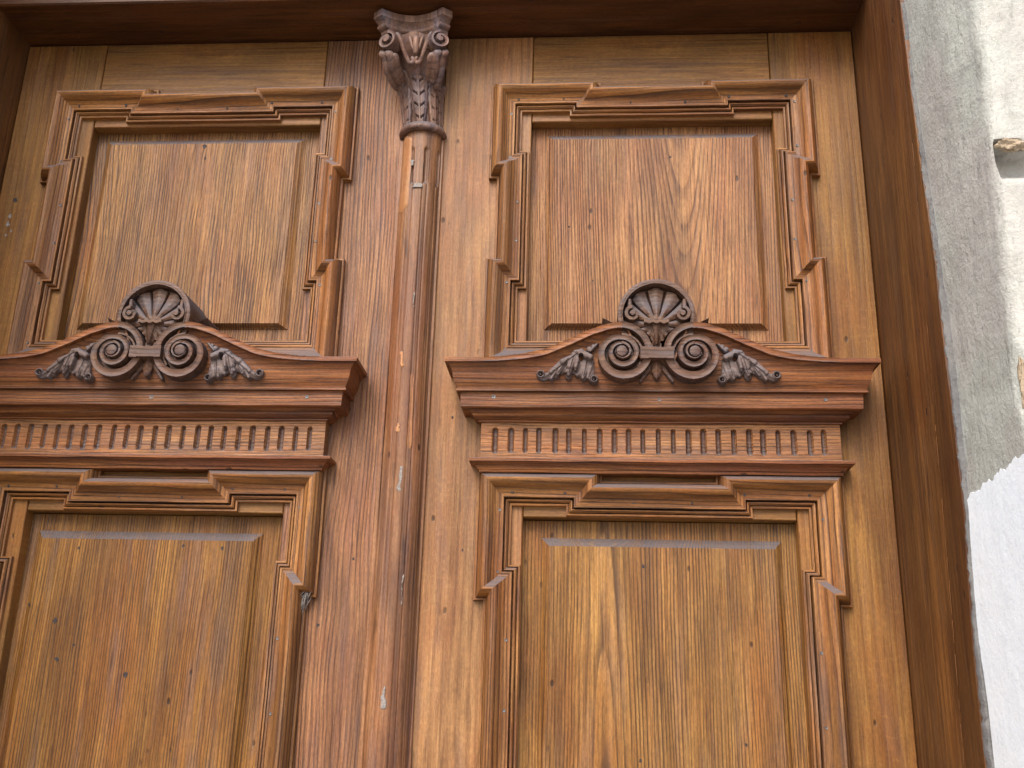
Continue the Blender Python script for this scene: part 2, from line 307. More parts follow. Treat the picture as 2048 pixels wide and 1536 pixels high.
def nails(parent, pts, mat, r=0.0022, name='nail'):
    for (x, y, z) in pts:
        mb = MB(); rr = r * random.uniform(0.75, 1.2); vs = []; N = 10
        for (q, d) in ((1.0, 0.0012), (0.9, -0.0006), (0.35, -0.0004), (0.0001, 0.0002)):
            for k in range(N): vs.append((x + math.cos(6.283 * k / N) * rr * q, y + d, z + math.sin(6.283 * k / N) * rr * q))
        mb.add(vs, grid_faces(4, N, closed=True, flip=True)); mb.build(name, mat, parent, smooth=40)

def dents(parent, pts, mat=None, name='knot'):
    for (x, z, r, y) in pts:
        rg = random.Random(int(abs(x * 1e5) + abs(z * 1e4))); mb = MB(); N = 14; vs = []
        ra = [rg.uniform(0.55, 1.3) for _ in range(N)]
        for q, d in ((1.0, 0.0002), (0.85, -0.0005), (0.5, -0.0003), (0.001, -0.0001)):
            for k in range(N): vs.append((x + math.cos(6.283 * k / N) * r * ra[k] * q, y + d, z + math.sin(6.283 * k / N) * r * ra[k] * q * 1.3))
        mb.add(vs, grid_faces(4, N, closed=True, flip=True)); mb.build(name, mat or M['nail_dark'], parent)
# ------------ cornice
HW = 0.3665; HMAX = 0.088
def swan(x):     # height of the top of the crown moulding, x measured from the crest axis
    ax = np.abs(x)
    px = [0.0, 0.030, 0.052, 0.061, 0.0823, 0.1141, 0.1534, 0.1927, 0.2315, 0.2708, 0.30, 0.37]
    pz = [-0.600, -0.600, -0.5455, -0.5421, -0.5449, -0.5556, -0.5744, -0.5915, -0.6000, -0.6043, -0.6050, -0.6050]
    return np.interp(ax, px, pz)
XC = -0.003
def smooth_swan():
    xs = np.linspace(-0.3665, 0.3665, 361); z = swan(xs - XC)
    k = np.hanning(15); k /= k.sum(); zz = np.convolve(np.pad(z, 7, mode='edge'), k, 'valid')
    far = np.abs(xs - XC) > 0.058
    return xs, np.where(far, zz, z)
SX, SZ = smooth_swan()
CROWN = [(0.000, 0.072, 1), (0.0, 0.0885, 1), (0.0078, 0.0888, 1), (0.0080, 0.0840, 1), (0.0105, 0.0822, 0.98), (0.014, 0.0792, 0.94), (0.019, 0.0768, 0.86), (0.025, 0.0756, 0.72), (0.031, 0.0748, 0.55),
         (0.036, 0.0735, 0.38), (0.041, 0.0715, 0.2), (0.0455, 0.069, 0.07), (0.0485, 0.0672, 0.0), (0.0492, 0.0672, 0), (0.0497, 0.0690, 0), (0.0540, 0.0690, 0), (0.0546, 0.0620, 0)]
def crown(parent):
    mb = MB(); vs = []; xs = SX
    for (s, h, wgt) in CROWN:
        hw = HW - (HMAX - h); base = -0.605 - s
        row = [(-hw, 0.0, base)]
        for x, zt in zip(xs, SZ): row.append((x / HW * hw, -h, base + (zt + 0.605) * wgt))
        row.append((hw, 0.0, base)); vs += row
    nc = len(xs) + 2
    # top closes to the door
    row0 = [(x, 0.0, z + 0.0) for (x, y, z) in vs[:nc]]
    mb.add(row0 + vs, grid_faces(len(CROWN) + 1, nc, flip=True))
    return mb.build('crown_moulding', M['cornice'], parent, smooth=35)
def course(name, prof, mat, parent, nx=24, smooth=28):
    """straight moulding with mitred returns; prof = (z, stand-off)"""
    mb = MB(); vs = []
    for (z, h) in prof:
        hw = HW - (HMAX - h); vs.append((-hw, 0, z))
        for k in range(nx + 1): vs.append((-hw + 2 * hw * k / nx, -h - 0.0004 * math.sin(k * 1.7 + h * 300), z + 0.0004 * math.sin(k * 0.9 + z * 90)))
        vs.append((hw, 0, z))
    mb.add(vs, grid_faces(len(prof), nx + 3, flip=True)); return mb.build(name, mat, parent, smooth=smooth)
def frieze(parent):
    hwf = HW - (HMAX - 0.0275); xs = np.arange(-hwf, hwf + 0.0011, 0.0011); zs = np.arange(-0.7735, -0.7035, 0.0011)
    X, Z = np.meshgrid(xs, zs); H = np.full(X.shape, 0.0275); n = 23; r = 0.0048
    for k in range(n):
        xc = -0.280 + 0.560 * k / (n - 1) + random.uniform(-0.0017, 0.0017); zt = -0.7135 + random.uniform(-0.0008, 0.0008) - r; zb = -0.7590 + random.uniform(-0.001, 0.001) + r
        dz = np.maximum(np.maximum(Z - zt, zb - Z), 0); d = np.hypot(X - xc, dz); rk = r * random.uniform(0.82, 1.12)
        H -= 0.0075 * (1 - np.clip(d / rk, 0, 1) ** 4.0) * (d < rk)
    H += 0.0003 * np.sin(X * 40 + 1) * np.sin(Z * 60)
    nr, nc = X.shape; V = np.stack([X.ravel(), -H.ravel(), Z.ravel()], 1).tolist()
    mb = MB(); mb.add(V, grid_faces(nr, nc, flip=False))
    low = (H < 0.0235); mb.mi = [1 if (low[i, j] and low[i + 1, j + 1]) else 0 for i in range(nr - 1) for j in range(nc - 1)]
    for xx in (-hwf, xs[-1]): mb.add([(xx, 0, zs[0]), (xx, -0.0275, zs[0]), (xx, -0.0275, zs[-1]), (xx, 0, zs[-1])], [(0, 1, 2, 3)])
    return mb.build('fluted_frieze', [M['frieze'], M['flute_dirt']], parent, smooth=40)

# ------------ crest carving (measured on a 2048 x 985 tracing sheet of the crest)
def P(X, Y):
    u, v = X / 2048, Y / 985
    xa = -0.2323 + (0.2182 + 0.2323) * u; xb = -0.2272 + (0.2055 + 0.2272) * u
    za = -0.4429 - 0.0015 * u; zb = -0.6737 + 0.0024 * u
    return xa + (xb - xa) * v, za + (zb - za) * v
def capsule(X, Z, a, b, ra, rb, h0, dome):
    ax, az = a; bx, bz = b; dx, dz = bx - ax, bz - az; L2 = dx * dx + dz * dz + 1e-12
    t = np.clip(((X - ax) * dx + (Z - az) * dz) / L2, 0, 1); d = np.hypot(X - ax - t * dx, Z - az - t * dz); r = ra + (rb - ra) * t
    q = np.clip(d / r, 0, 1); return np.where(d < r, h0 + dome * np.sqrt(np.maximum(1 - q ** 3, 0)), 0)
VC = (-0.0642 - XC, -0.5990)      # volute centre relative to crest axis
PHI = np.radians([0, 90, 180, 270, 360, 450, 540, 630, 720, 810, 900, 990, 1080])
RAD = np.array([0.0572, 0.0515, 0.0470, 0.0400, 0.0315, 0.0290, 0.0270, 0.0225, 0.0178, 0.0160, 0.0135, 0.0112, 0.0095])
def band_fn(X, Z):
    dx = 0.001; zt = np.interp(X, SX, SZ); sl = (np.interp(X + dx, SX, SZ) - np.interp(X - dx, SX, SZ)) / (2 * dx)
    ax = np.abs(X - XC); th = np.interp(ax, [0.06, 0.12, 0.20, 0.26, 0.30], [0.0112, 0.0112, 0.0112, 0.0088, 0.0078]) * np.sqrt(1 + sl * sl)
    top = zt + np.interp(ax, [0.25, 0.3], [0.0006, 0.0002]); q = (top - Z) / th
    return np.where((q > 0) & (q < 1), np.interp(ax, [0.06, 0.10, 0.22, 0.30], [0.0955, 0.0945, 0.0915, 0.0892]) - 0.0012 * np.sin(np.clip(q, 0, 1) * np.pi), 0)
def volute(side):
    cx = XC + side * 0.0612; cz = VC[1]
    def fn(X, Z):
        x = (X - cx) * (-side); z = Z - cz             # left volute (side=-1) as drawn
        phi = np.mod(np.arctan2(x, z), 2 * np.pi); r = np.hypot(x, z)
        H = np.zeros_like(X)
        r0, r1, r2 = (np.interp(phi + 2 * np.pi * k, PHI, RAD) for k in range(3)); r3 = np.where(phi < 0.01, 0.0095, 0.0092)
        bw = np.interp(phi, [0, 1.6, 3.1, 4.7, 6.28], [0.0112, 0.0118, 0.0138, 0.0112, 0.0096]); lv = phi / (2 * np.pi)
        lim = r0 + 0.0
        # outer ribbon
        inb = (r <= lim) & (r > np.maximum(r0 - bw, r1))
        t = (r0 - r) / np.maximum(bw, 1e-4)
        H = np.where(inb, 0.0955 + 0.0045 * lv - 0.0016 * np.sin(np.clip(t, 0, 1) * np.pi), H)
        ch = (r <= r0 - bw) & (r > r1); H = np.where(ch, 0.0765 + 0.0115 * lv + 0.0090 * (1 - sstep(0.0, 0.9, phi)), H)
        thin = ch & (np.abs(r - (r1 + 0.0046 + 0.001 * phi)) < 0.0019) & (phi < 2.3); H = np.where(thin, 0.0905, H)
        c1 = (r <= r1) & (r > r2); t1 = (r1 - r) / np.maximum(r1 - r2, 1e-4)
        H = np.where(c1, np.where(t1 < 0.70, 0.1000 + 0.0045 * lv - 0.0016 * np.sin(np.clip(t1 / 0.70, 0, 1) * np.pi), 0.0880 + 0.005 * lv), H)
        c2 = (r <= r2) & (r > r3); t2 = (r2 - r) / np.maximum(r2 - r3, 1e-4)
        H = np.where(c2, np.where(t2 < 0.58, 0.1045 + 0.003 * lv, 0.0930), H)
        eye = r <= 0.0095; H = np.where(eye, 0.1060 + 0.002 * (1 - (r / 0.0095) ** 2), H)
        return H
    return fn
def shell_fn(X, Z):
    cx, cz, R = -0.0040, -0.5290, 0.0670
    x = X - cx; z = Z - cz; r = np.hypot(x, z); H = np.zeros_like(X)
    out = lambda X, Z: (np.hypot(X - (XC - 0.0612), Z - VC[1]) > 0.0566) & (np.hypot(X - (XC + 0.0612), Z - VC[1]) > 0.0566)
    inside = (r < R) & (Z > -0.5760) & out(X, Z)
    bx, bz = -0.0035, -0.5480; th = np.arctan2(X - bx, Z - bz); rb = np.hypot(X - bx, Z - bz)
    lob = 7; ph = th / math.radians(27.0)
    fr = np.abs(ph - np.round(ph)); groove = sstep(0.34, 0.5, fr)
    fan = 0.0905 - 0.0100 * sstep(0.012, 0.060, rb) + 0.0014 * np.cos(2 * np.pi * (ph - np.round(ph))) * sstep(0.01, 0.03, rb)
    fan = fan - 0.0085 * sstep(0.40, 0.50, fr) * sstep(0.016, 0.030, rb)
    H = np.where(inside, fan, H)
    scal = R - 0.0115 - 0.003 * (0.5 - 0.5 * np.cos(2 * np.pi * (ph - np.round(ph))))
    H = np.where(inside & (r > scal) & (r < R - 0.0085), 0.0700, H)
    rim = inside & (r >= R - 0.0092); q = (R - r) / 0.0092
    H = np.where(rim, np.where(q < 0.78, 0.0925 + 0.0012 * np.sin(np.clip(q, 0, 1) * np.pi), 0.0945), H)
    # rim ends curling in as two small scrolls
    for sx in (-1, 1):
        ccx = -0.0025 + sx * 0.0425; ccz = -0.5275
        xx = (X - ccx) * sx; zz = Z - ccz; rr = np.hypot(xx, zz); pp = np.mod(np.arctan2(xx, zz), 2 * np.pi)
        ro = 0.0155 - 0.0010 * pp
        H = np.where(rr < ro, np.where(rr < 0.0050, 0.1010, np.where(rr > ro - 0.0062, 0.0975, 0.0880)), H)
        H = np.where((rr < ro) & (rr > 0.0050) & (pp > 4.9) & (rr > ro - 0.004), 0.0925, H)
        # little leaf lip from the scroll up into the fan
        H = np.maximum(H, capsule(X, Z, (ccx + sx * 0.004, ccz + 0.012), (-0.0025 + sx * 0.0470, -0.5005), 0.0050, 0.0035, 0.086, 0.006))
    return np.where((H > 0) & out(X, Z), H, 0)
def spikes_fn(X, Z):
    H = np.zeros_like(X)
    for sx in (-1, 1):
        x = (X - (-0.0045)) * sx
        # horn leaf rising outward behind the shell
        t = (x - 0.052) / (0.092 - 0.052); top = -0.5425 + 0.0165 * np.clip(t, 0, 1) ** 1.3; bot = -0.560 + 0.0 * t
        m = (t > 0) & (t < 1) & (Z < top) & (Z > bot)
        H = np.where(m, 0.058 + 0.016 * np.clip(1 - (top - Z) / 0.010, 0, 1), H)
    return H
def leaf_fn(side):
    def fn(X, Z):
        XL = np.where(side < 0, X, 2 * XC - X)
        H = np.zeros_like(X); k = 0.000215
        O = [P(*q) for q in ((95, 800), (130, 782), (165, 800), (220, 768), (290, 712), (350, 662), (410, 630), (470, 626), (528, 650), (552, 700), (552, 760), (560, 820), (590, 850), (565, 885), (525, 878), (505, 850), (485, 855), (462, 868), (440, 838), (425, 806), (402, 818), (380, 806), (372, 836), (345, 856), (322, 836), (316, 800), (285, 812), (262, 838), (235, 842), (215, 866), (190, 848), (150, 862), (110, 850))]
        ins = np.zeros(X.shape, bool); ed = np.full(X.shape, 9.0)
        for (xa_, za_), (xb_, zb_) in zip(O, O[1:] + O[:1]):
            cr_ = ((za_ > Z) != (zb_ > Z)) & (XL < (xb_ - xa_) * (Z - za_) / (zb_ - za_ + 1e-12) + xa_); ins ^= cr_
            L2 = (xb_ - xa_) ** 2 + (zb_ - za_) ** 2; t_ = np.clip(((XL - xa_) * (xb_ - xa_) + (Z - za_) * (zb_ - za_)) / L2, 0, 1)
            ed = np.minimum(ed, np.hypot(XL - xa_ - t_ * (xb_ - xa_), Z - za_ - t_ * (zb_ - za_)))
        H = np.where(ins, 0.0775 + 0.0045 * np.sqrt(np.clip(ed / 0.006, 0, 1)), 0)
        def pet(a, b, ra, rb, h0, dm):
            nonlocal H
            H = np.maximum(H, capsule(XL, Z, P(*a), P(*b), ra * k, rb * k, h0 + 0.001, dm * 1.15))
        pet((520, 640), (600, 560), 13, 11, 0.0800, 0.006)
        pet((440, 668), (300, 725), 34, 30, 0.0800, 0.007); pet((310, 720), (205, 800), 34, 20, 0.0790, 0.0055); pet((215, 795), (140, 838), 20, 11, 0.0780, 0.004)
        pet((300, 740), (262, 815), 26, 16, 0.0785, 0.0055); pet((245, 790), (208, 848), 17, 13, 0.0775, 0.005)
        pet((400, 670), (360, 760), 34, 32, 0.0815, 0.007); pet((362, 760), (348, 822), 30, 15, 0.0800, 0.006)
        pet((375, 740), (330, 800), 18, 13, 0.0800, 0.005)
        pet((420, 700), (405, 770), 22, 15, 0.0845, 0.006); pet((405, 760), (402, 788), 14, 9, 0.0840, 0.004)
        pet((500, 690), (450, 800), 40, 38, 0.0765, 0.005); pet((455, 790), (415, 820), 26, 14, 0.0770, 0.0045)
        pet((480, 790), (462, 845), 26, 14, 0.0780, 0.0055); pet((520, 760), (500, 840), 22, 15, 0.0775, 0.005)
        pet((500, 830), (535, 872), 14, 10, 0.0780, 0.004); pet((440, 655), (520, 690), 30, 26, 0.0850, 0.006)
        pet((455, 640), (400, 650), 16, 16, 0.0850, 0.005)
        for (c, ro, ri) in (((124, 812), 36, 17), ((552, 850), 33, 15)):
            px, pz = P(*c); d = np.hypot(XL - px, Z - pz)
            H = np.where(d < ro * k, np.where(d > ri * k, 0.0800 + 0.004 * np.sin(np.clip((d - ri * k) / ((ro - ri) * k), 0, 1) * np.pi), 0.0690), H)
            d2 = np.hypot(XL - px + 4 * k, Z - pz - 4 * k); H = np.where(d2 < 9 * k, 0.0790, H)
        px, pz = P(447, 690); e = np.hypot((XL - px) / (20 * k), (Z - pz) / (27 * k)); H = np.where(e < 1, 0.070, H)
        # veins
        for (a, b) in (((420, 665), (220, 800)), ((390, 690), (350, 815)), ((500, 700), (470, 830)), ((345, 705), (262, 810))):
            v = capsule(XL, Z, P(*a), P(*b), 4.2 * k, 2.5 * k, 0.0, 1.0); H = np.where(H > 0, H - 0.0022 * (v > 0) * v, H)
        px, pz = P(516, 622); d = np.hypot(XL - px, Z - pz); H = np.maximum(H, np.where(d < 27 * k, 0.080 + 0.006 * np.sqrt(np.clip(1 - (d / (27 * k)) ** 2, 0, 1)), 0))
        px, pz = P(545, 598); d = np.hypot((XL - px) * 1.0, (Z - pz)); H = np.maximum(H, np.where(d < 15 * k, 0.0850, 0))
        return H
    return fn
def centre_fn(X, Z):
    H = np.zeros_like(X); x = X - (-0.0050)
    # tongue under the shell
    t = (-0.5435 - Z) / (0.5830 - 0.5435); hw = 0.0190 * (1 - t) + 0.0052 * t
    m = (t > 0) & (t < 1) & (np.abs(x) < hw)
    H = np.where(m, 0.097 - 0.010 * np.abs(x) / np.maximum(hw, 1e-4) - 0.004 * (np.abs(np.abs(x) / np.maximum(hw, 1e-4) - 0.45) < 0.07), H)
    lip = (np.abs(Z + 0.5440 + 0.0012 * np.cos(x * 500)) < 0.0032) & (np.abs(x) < 0.0215); H = np.where(lip, 0.1015, H)
    m = (Z < -0.578) & (Z > -0.590) & (np.abs(x) < 0.0085); H = np.where(m & (H == 0), 0.086 + 0.003 * (np.abs(x) < 0.003), H)
    # pendant leaf under the clip with two curled sides
    t = (-0.607 - Z) / 0.037; hw = 0.0092 * np.sin(np.clip(0.25 + t * 0.75, 0, 1) * np.pi) ** 0.7
    m = (t > 0) & (t < 1) & (np.abs(x) < hw); H = np.where(m, 0.083 + 0.006 * (1 - np.abs(x) / np.maximum(hw, 1e-4)), H)
    for sx in (-1, 1):
        H = np.maximum(H, capsule(X, Z, (-0.005 + sx * 0.0060, -0.612), (-0.005 + sx * 0.0270, -0.6445), 0.0060, 0.0028, 0.077, 0.005))
    return H
def clip_fn(X, Z):
    x = X - (-0.0048); z = Z + 0.6005; hh = 0.0102 + 0.0012 * (np.abs(x) / 0.03) ** 2
    m = (np.abs(x) < 0.0285 ) & (np.abs(z) < hh)
    H = np.where(m, 0.1030 - 0.0015 * np.cos(np.clip(x / 0.03, -1, 1) * np.pi / 2) , 0)
    return H

def make_leaf(side):
    root = bpy.data.objects.new('door_leaf', None); COL.objects.link(root); root.location = (side * CX, 0, ZG + 0.02); root.empty_display_size = 0.2
    off = (0, 0, -(ZG + 0.02))
    left = side < 0
    def B(mb, name, mat, smooth=None): return mb.build(name, mat, root, off, smooth)
    xin = (CX + 0.0362) if left else -(CX - 0.0375); xout = side * (0.8376 - CX)
    ox = 0.0055 if left else 0.0
    lo, hi = (ox - OP, ox + OP)
    xl, xr = min(xin, xout), max(xin, xout)
    gp = 0.0012; zt, zb = HI - 0.004, ZG + 0.03
    lm, rm = (M['stile_c'], M['stile_a']) if left else (M['stile_b'], M['stile_c'])
    mb = MB(); mb.box(xl, lo - gp, 0, 0.055, zb, zt, bev=0.0016); sts = [B(mb, 'stile', lm)]
    mb = MB(); mb.box(hi + gp, xr, 0, 0.055, zb, zt, bev=0.0016); sts.append(B(mb, 'stile', rm))
    for (za, zc) in ((-0.0863, zt), (-0.8644, -0.5440), (zb, -1.98)):
        mb = MB(); mb.box(lo, hi, 0.0006, 0.054, za, zc, bev=0.0016); B(mb, 'rail', M['rail'])
    mb = MB(); mb.box(xl + 0.01, xr - 0.01, 0.050, 0.056, zb + 0.02, zt - 0.01); B(mb, 'backing_board', M['dark_gap'])
    # raised panels
    def panel(z0, z1, mat, x0):
        hw = 0.2045; iw = 0.1885
        E_ = [(0.0, 0.0265), (0.03, 0.0252), (0.25, 0.0238), (0.48, 0.0200), (0.50, 0.0192), (0.75, 0.0165), (0.96, 0.0148), (1.0, 0.0130)]
        rs = [(x0 - OP - 0.01, x0 + OP + 0.01, z0 - 0.03, z1 + 0.03, 0.0265)] + [(x0 - hw + e * 0.0145, x0 + hw - e * 0.0145, z0 + e * 0.0080, z1 - e * 0.0155, y) for e, y in E_]
        o = rings('raised_panel', rs, mat, root); o.location = off; return o
    pu = panel(-0.5110, -0.1030, M['panel_straight'] if left else M['panel_cathedral'], 0.0 if left else 0.002)
    pl = panel(-1.94, -0.8960, M['panel_left_low'] if left else M['panel_right_low'], -0.006 if left else 0.004)
    # bolection mouldings with ears
    fu = moulding('frame_moulding', frame_path(0.3110, 0.0158, -0.0080, 0.0105, 0.097, -0.2156, -0.3820, -0.6055, 0.3110), root); fu.location = off
    fl = moulding('frame_moulding', frame_path(0.3110, 0.0170, -0.7860, 0.0165, 0.0965, -1.0080, -1.80, -2.06, 0.3110), root); fl.location = off
    npu = []; npl = []
    for x in (-0.25, -0.16, -0.05, 0.06, 0.15, 0.25):
        dz = 0.0105 if abs(x) < 0.09 else 0
        npu.append((x + random.uniform(-.01, .01), -0.0182, -0.0080 - dz - 0.0390)); npl.append((x + random.uniform(-.01, .01), -0.0182, -0.7860 - dz * 1.5 - 0.0390))
    nails(fu, npu, M['nail_dark'], 0.0026); nails(fl, npl, M['nail_dark'], 0.0026)
    vv = []; vl = []
    for sx in (-1, 1):
        for z in (-0.07, -0.165): vv.append((sx * (0.311 - 0.0405), -0.0180, z + random.uniform(-.01, .01)))
        for z in (-0.27, -0.35): vv.append((sx * (0.2952 - 0.0405), -0.0180, z))
        for z in (-0.43, -0.56): vv.append((sx * (0.311 - 0.0405), -0.0180, z + random.uniform(-.01, .01)))
        for z in (-0.86, -0.97): vl.append((sx * (0.311 - 0.0405), -0.0180, z + random.uniform(-.01, .01)))
        for z in (-1.07, -1.2): vl.append((sx * (0.294 - 0.0405), -0.0180, z + random.uniform(-.02, .02)))
    nails(fu, vv, M['nail'], 0.0024); nails(fl, vl, M['nail'], 0.0024)
    # entablature
    cr = crown(root); cr.location = off
    if left:
        dents(pu, [(0.0023, -0.1260, 0.0045, 0.0130), (0.0064, -0.1510, 0.0030, 0.0130)])
        dents(pl, [(-0.1484, -1.0542, 0.0050, 0.0130), (-0.1351, -1.1174, 0.0040, 0.0130), (-0.0112, -1.1409, 0.0045, 0.0130), (-0.1261, -0.9277, 0.0025, 0.0130), (0.0613, -0.9212, 0.0026, 0.0130), (0.1316, -0.9245, 0.0032, 0.0130), (-0.1997, -1.0280, 0.0020, 0.0130), (-0.1081, -1.0936, 0.0022, 0.0130)])
        dents(sts[0], [(-0.3604, -0.2479, 0.0045, 0.0)]); dents(sts[1], [(0.3676, -0.9414, 0.0028, 0.0), (0.3154, -1.0529, 0.0026, 0.0), (0.2638, -1.1905, 0.0026, 0.0)])
        dents(sts[0], [(-0.3642, -0.2829, 0.0042, 0.0), (-0.3655, -0.3003, 0.0045, 0.0), (-0.3562, -0.3155, 0.0026, 0.0), (-0.3647, -0.3241, 0.0024, 0.0)], M['web'], 'paint_fleck')
    else:
        dents(pu, [(-0.1574, -0.3068, 0.0022, 0.0130), (-0.1119, -0.4182, 0.0016, 0.0130), (0.0356, -0.1598, 0.0022, 0.0130)])
        dents(pl, [(-0.0267, -0.9435, 0.0026, 0.0130), (-0.0349, -1.2532, 0.0026, 0.0130), (0.1330, -1.2245, 0.0024, 0.0130)])
        dents(sts[0], [(-0.3608, -0.6879, 0.0020, 0.0), (-0.2848, -1.1625, 0.0020, 0.0), (-0.3332, -0.9230, 0.0020, 0.0)])
    co = course('corona', [(-0.6590, 0.060), (-0.6594, 0.0622), (-0.6850, 0.0610), (-0.6868, 0.0590), (-0.6872, 0.0480), (-0.6888, 0.0470), (-0.6912, 0.0440), (-0.6915, 0.0425), (-0.6930, 0.0425), (-0.6955, 0.0418), (-0.6985, 0.0385),
                           (-0.7008, 0.0335), (-0.7014, 0.0305), (-0.7018, 0.0322), (-0.7042, 0.0318), (-0.7046, 0.0200)], M['cornice'], root); co.location = off
    fz = frieze(root); fz.location = off
    le = course('ledge', [(-0.7690, 0.0250), (-0.7712, 0.0440), (-0.7722, 0.0452), (-0.7768, 0.0450), (-0.7774, 0.0405), (-0.7788, 0.0398), (-0.7798, 0.0370), (-0.7825, 0.0340), (-0.7860, 0.0318), (-0.7880, 0.0310), (-0.7884, 0.0290), (-0.7930, 0.0280), (-0.7936, 0.0)], M['cornice'], root)
    le.location = off
    nails(co, [(-0.283, -0.0616, -0.668), (0.0, -0.0616, -0.672), (0.278, -0.0616, -0.670)], M['nail'], 0.0034)
    # crest
    for s in (-1, 1):
        relief('swan_neck', *( (-0.300, XC - 0.0605) if s < 0 else (XC + 0.0605, 0.300)), -0.625, -0.538, 0.0008, band_fn, 0.070, M['carving'] if False else M['cornice'], cr)
    crest = relief('crest_carving', -0.040, 0.030, -0.652, -0.538, 0.0007, centre_fn, 0.050, M['carving'], root); crest.location = off
    relief('horn_leaf', -0.10, -0.045, -0.57, -0.50, 0.0009, spikes_fn, 0.0, M['carving'], crest)
    relief('horn_leaf', 0.035, 0.10, -0.57, -0.50, 0.0009, spikes_fn, 0.0, M['carving'], crest)
    relief('shell', -0.075, 0.067, -0.575, -0.458, 0.0007, shell_fn, 0.0, M['carving'], crest)
    for s in (-1, 1):
        cxv = XC + s * 0.0612
        relief('scroll', cxv - 0.060, cxv + 0.060, -0.660, -0.538, 0.0007, volute(s), 0.040, M['carving'], crest)
        xa, xb = (-0.215, -0.095) if s < 0 else (2 * XC + 0.095, 2 * XC + 0.215)
        relief('acanthus_leaf', xa, xb, -0.655, -0.580, 0.0007, leaf_fn(s), 0.055, M['leaf_grey'], crest)
    relief('clip', -0.036, 0.028, -0.614, -0.587, 0.0010, clip_fn, 0.060, M['carving'], crest)
    return root, off, fu, fl

leaf_l, off_l, fu_l, fl_l = make_leaf(-1)
tag(leaf_l, 'left leaf of the carved oak double door, with the half column down its meeting edge', 'door')
leaf_r, off_r, fu_r, fl_r = make_leaf(1)
tag(leaf_r, 'right leaf of the carved oak double door, next to the stone wall', 'door')

# ---------------------------------------------------------------- half column on the meeting edge of the left leaf
def to_l(x): return x + CX                      # world x -> left leaf x
def column():
    th = np.radians(np.linspace(-92, 92, 121)); z = np.concatenate([np.arange(-0.105, -0.30, -0.003), np.arange(-0.30, -2.76, -0.04)])
    T, Z = np.meshgrid(th, z)
    R = 0.0375 + 0.0012 * sstep(-0.3, -1.6, Z) * 1.0
    fl = np.zeros_like(T)
    for a in (-66, -22, 22, 66):
        d = (T - math.radians(a)) * R / 0.0050
        ztop = -0.158; up = np.clip((Z - (ztop - 0.006)) / 0.006, 0, 1)
        dd = np.hypot(d, up * 1.0); full = 0.0048 * (1 - np.clip(dd, 0, 1) ** 2.5)
        cab = 0.0014 * np.exp(-((np.abs(d) - 0.95) / 0.22) ** 2)       # below, the flute is filled and only its two edges show
        k = sstep(-0.232, -0.238, Z)
        fl += full * (1 - k) * (Z < ztop + 0.001) + cab * k
    R = R - fl + 0.0007 * np.sin(Z * 7 + T * 2) + 0.0004 * np.sin(Z * 31 + T * 5)
    x = R * np.sin(T) + 0.0005; y = -R * np.cos(T) * 0.92 - 0.0
    mb = MB(); mb.add(np.stack([to_l(x).ravel(), y.ravel(), Z.ravel()], 1), grid_faces(*T.shape, flip=True))
    for xa, xb in ((-0.0440, -0.0366), (0.0366, 0.0425)): mb.box(to_l(xa), to_l(xb), -0.0065, 0.0, -2.76, -0.128, bev=0.001)
    o = mb.build('half_column', M['column'], leaf_l, off_l, smooth=35)
    # neck ring
    mb = MB(); vs = []; N = 40; prof = [(0.034, -0.1050), (0.0405, -0.1068), (0.0435, -0.1092), (0.0455, -0.1130), (0.0468, -0.1170), (0.0462, -0.1205), (0.0440, -0.1232), (0.0405, -0.1242), (0.036, -0.1238)]
    for (r, zz) in prof:
        for k in range(N + 1):
            a = math.radians(-95 + 190 * k / N); vs.append((to_l(r * math.sin(a)), -r * math.cos(a), zz))
    mb.add(vs, grid_faces(len(prof), N + 1, flip=True)); mb.build('neck_ring', M['carving_v'], o, smooth=60)
    # worn repair patch and chips, thin curved pieces set on the shaft
    def patch(name, a0, a1, z0, z1, mat, r=0.0383, jag=0.004, seed=1):
        rg = np.random.default_rng(seed); mb = MB(); n = 14; vs = []
        rows = np.linspace(z0, z1, 22); l = a0 + np.cumsum(rg.normal(0, jag * 6, 22)); rr = a1 + np.cumsum(rg.normal(0, jag * 6, 22))
        l = np.clip(l, a0 - 6, a0 + 6); rr = np.clip(rr, a1 - 6, a1 + 6)
        for i, zz in enumerate(rows):
            tp = min(1, min(i, 21 - i) / 1.5 + 0.25)
            m = (l[i] + rr[i]) / 2; hwid = (rr[i] - l[i]) / 2 * tp
            for k in range(n + 1):
                a = math.radians(m - hwid + 2 * hwid * k / n); q = r - (0.0012 if k in (0, n) or i in (0, 21) else 0)
                vs.append((to_l(q * math.sin(a) + 0.0005), -q * math.cos(a) * 0.92 - 0.0002, zz))
        mb.add(vs, grid_faces(22, n + 1, flip=z0 > z1)); return mb.build(name, mat, o, smooth=40)
    patch('repair_patch', -88, -24, -0.292, -0.129, M['patch'], 0.0389, 0.1, 3)
    patch('repair_patch', 16, 28, -0.755, -0.615, M['patch'], 0.0392, 0.1, 5)
    patch('filler_spot', -6, 8, -0.830, -0.785, M['web'], 0.0392, 0.2, 6)
    patch('filler_spot', -14, -4, -0.605, -0.575, M['patch'], 0.0392, 0.2, 7)
    patch('filler_spot', -12, -3, -0.725, -0.708, M['patch'], 0.0392, 0.2, 8)
    patch('filler_spot', -10, 2, -1.185, -1.150, M['web'], 0.0396, 0.2, 9)
    patch('filler_spot', -20, -13, -0.200, -0.187, M['web'], 0.0392, 0.2, 10)
    patch('filler_spot', 8, 14, -0.49, -0.46, M['web'], 0.0392, 0.2, 11)
    patch('filler_spot', 22, 28, -1.02, -0.97, M['web'], 0.0396, 0.2, 12)
    patch('filler_spot', -16, 10, -0.247, -0.238, M['web'], 0.0392, 0.2, 13)
    return o
colm = column()

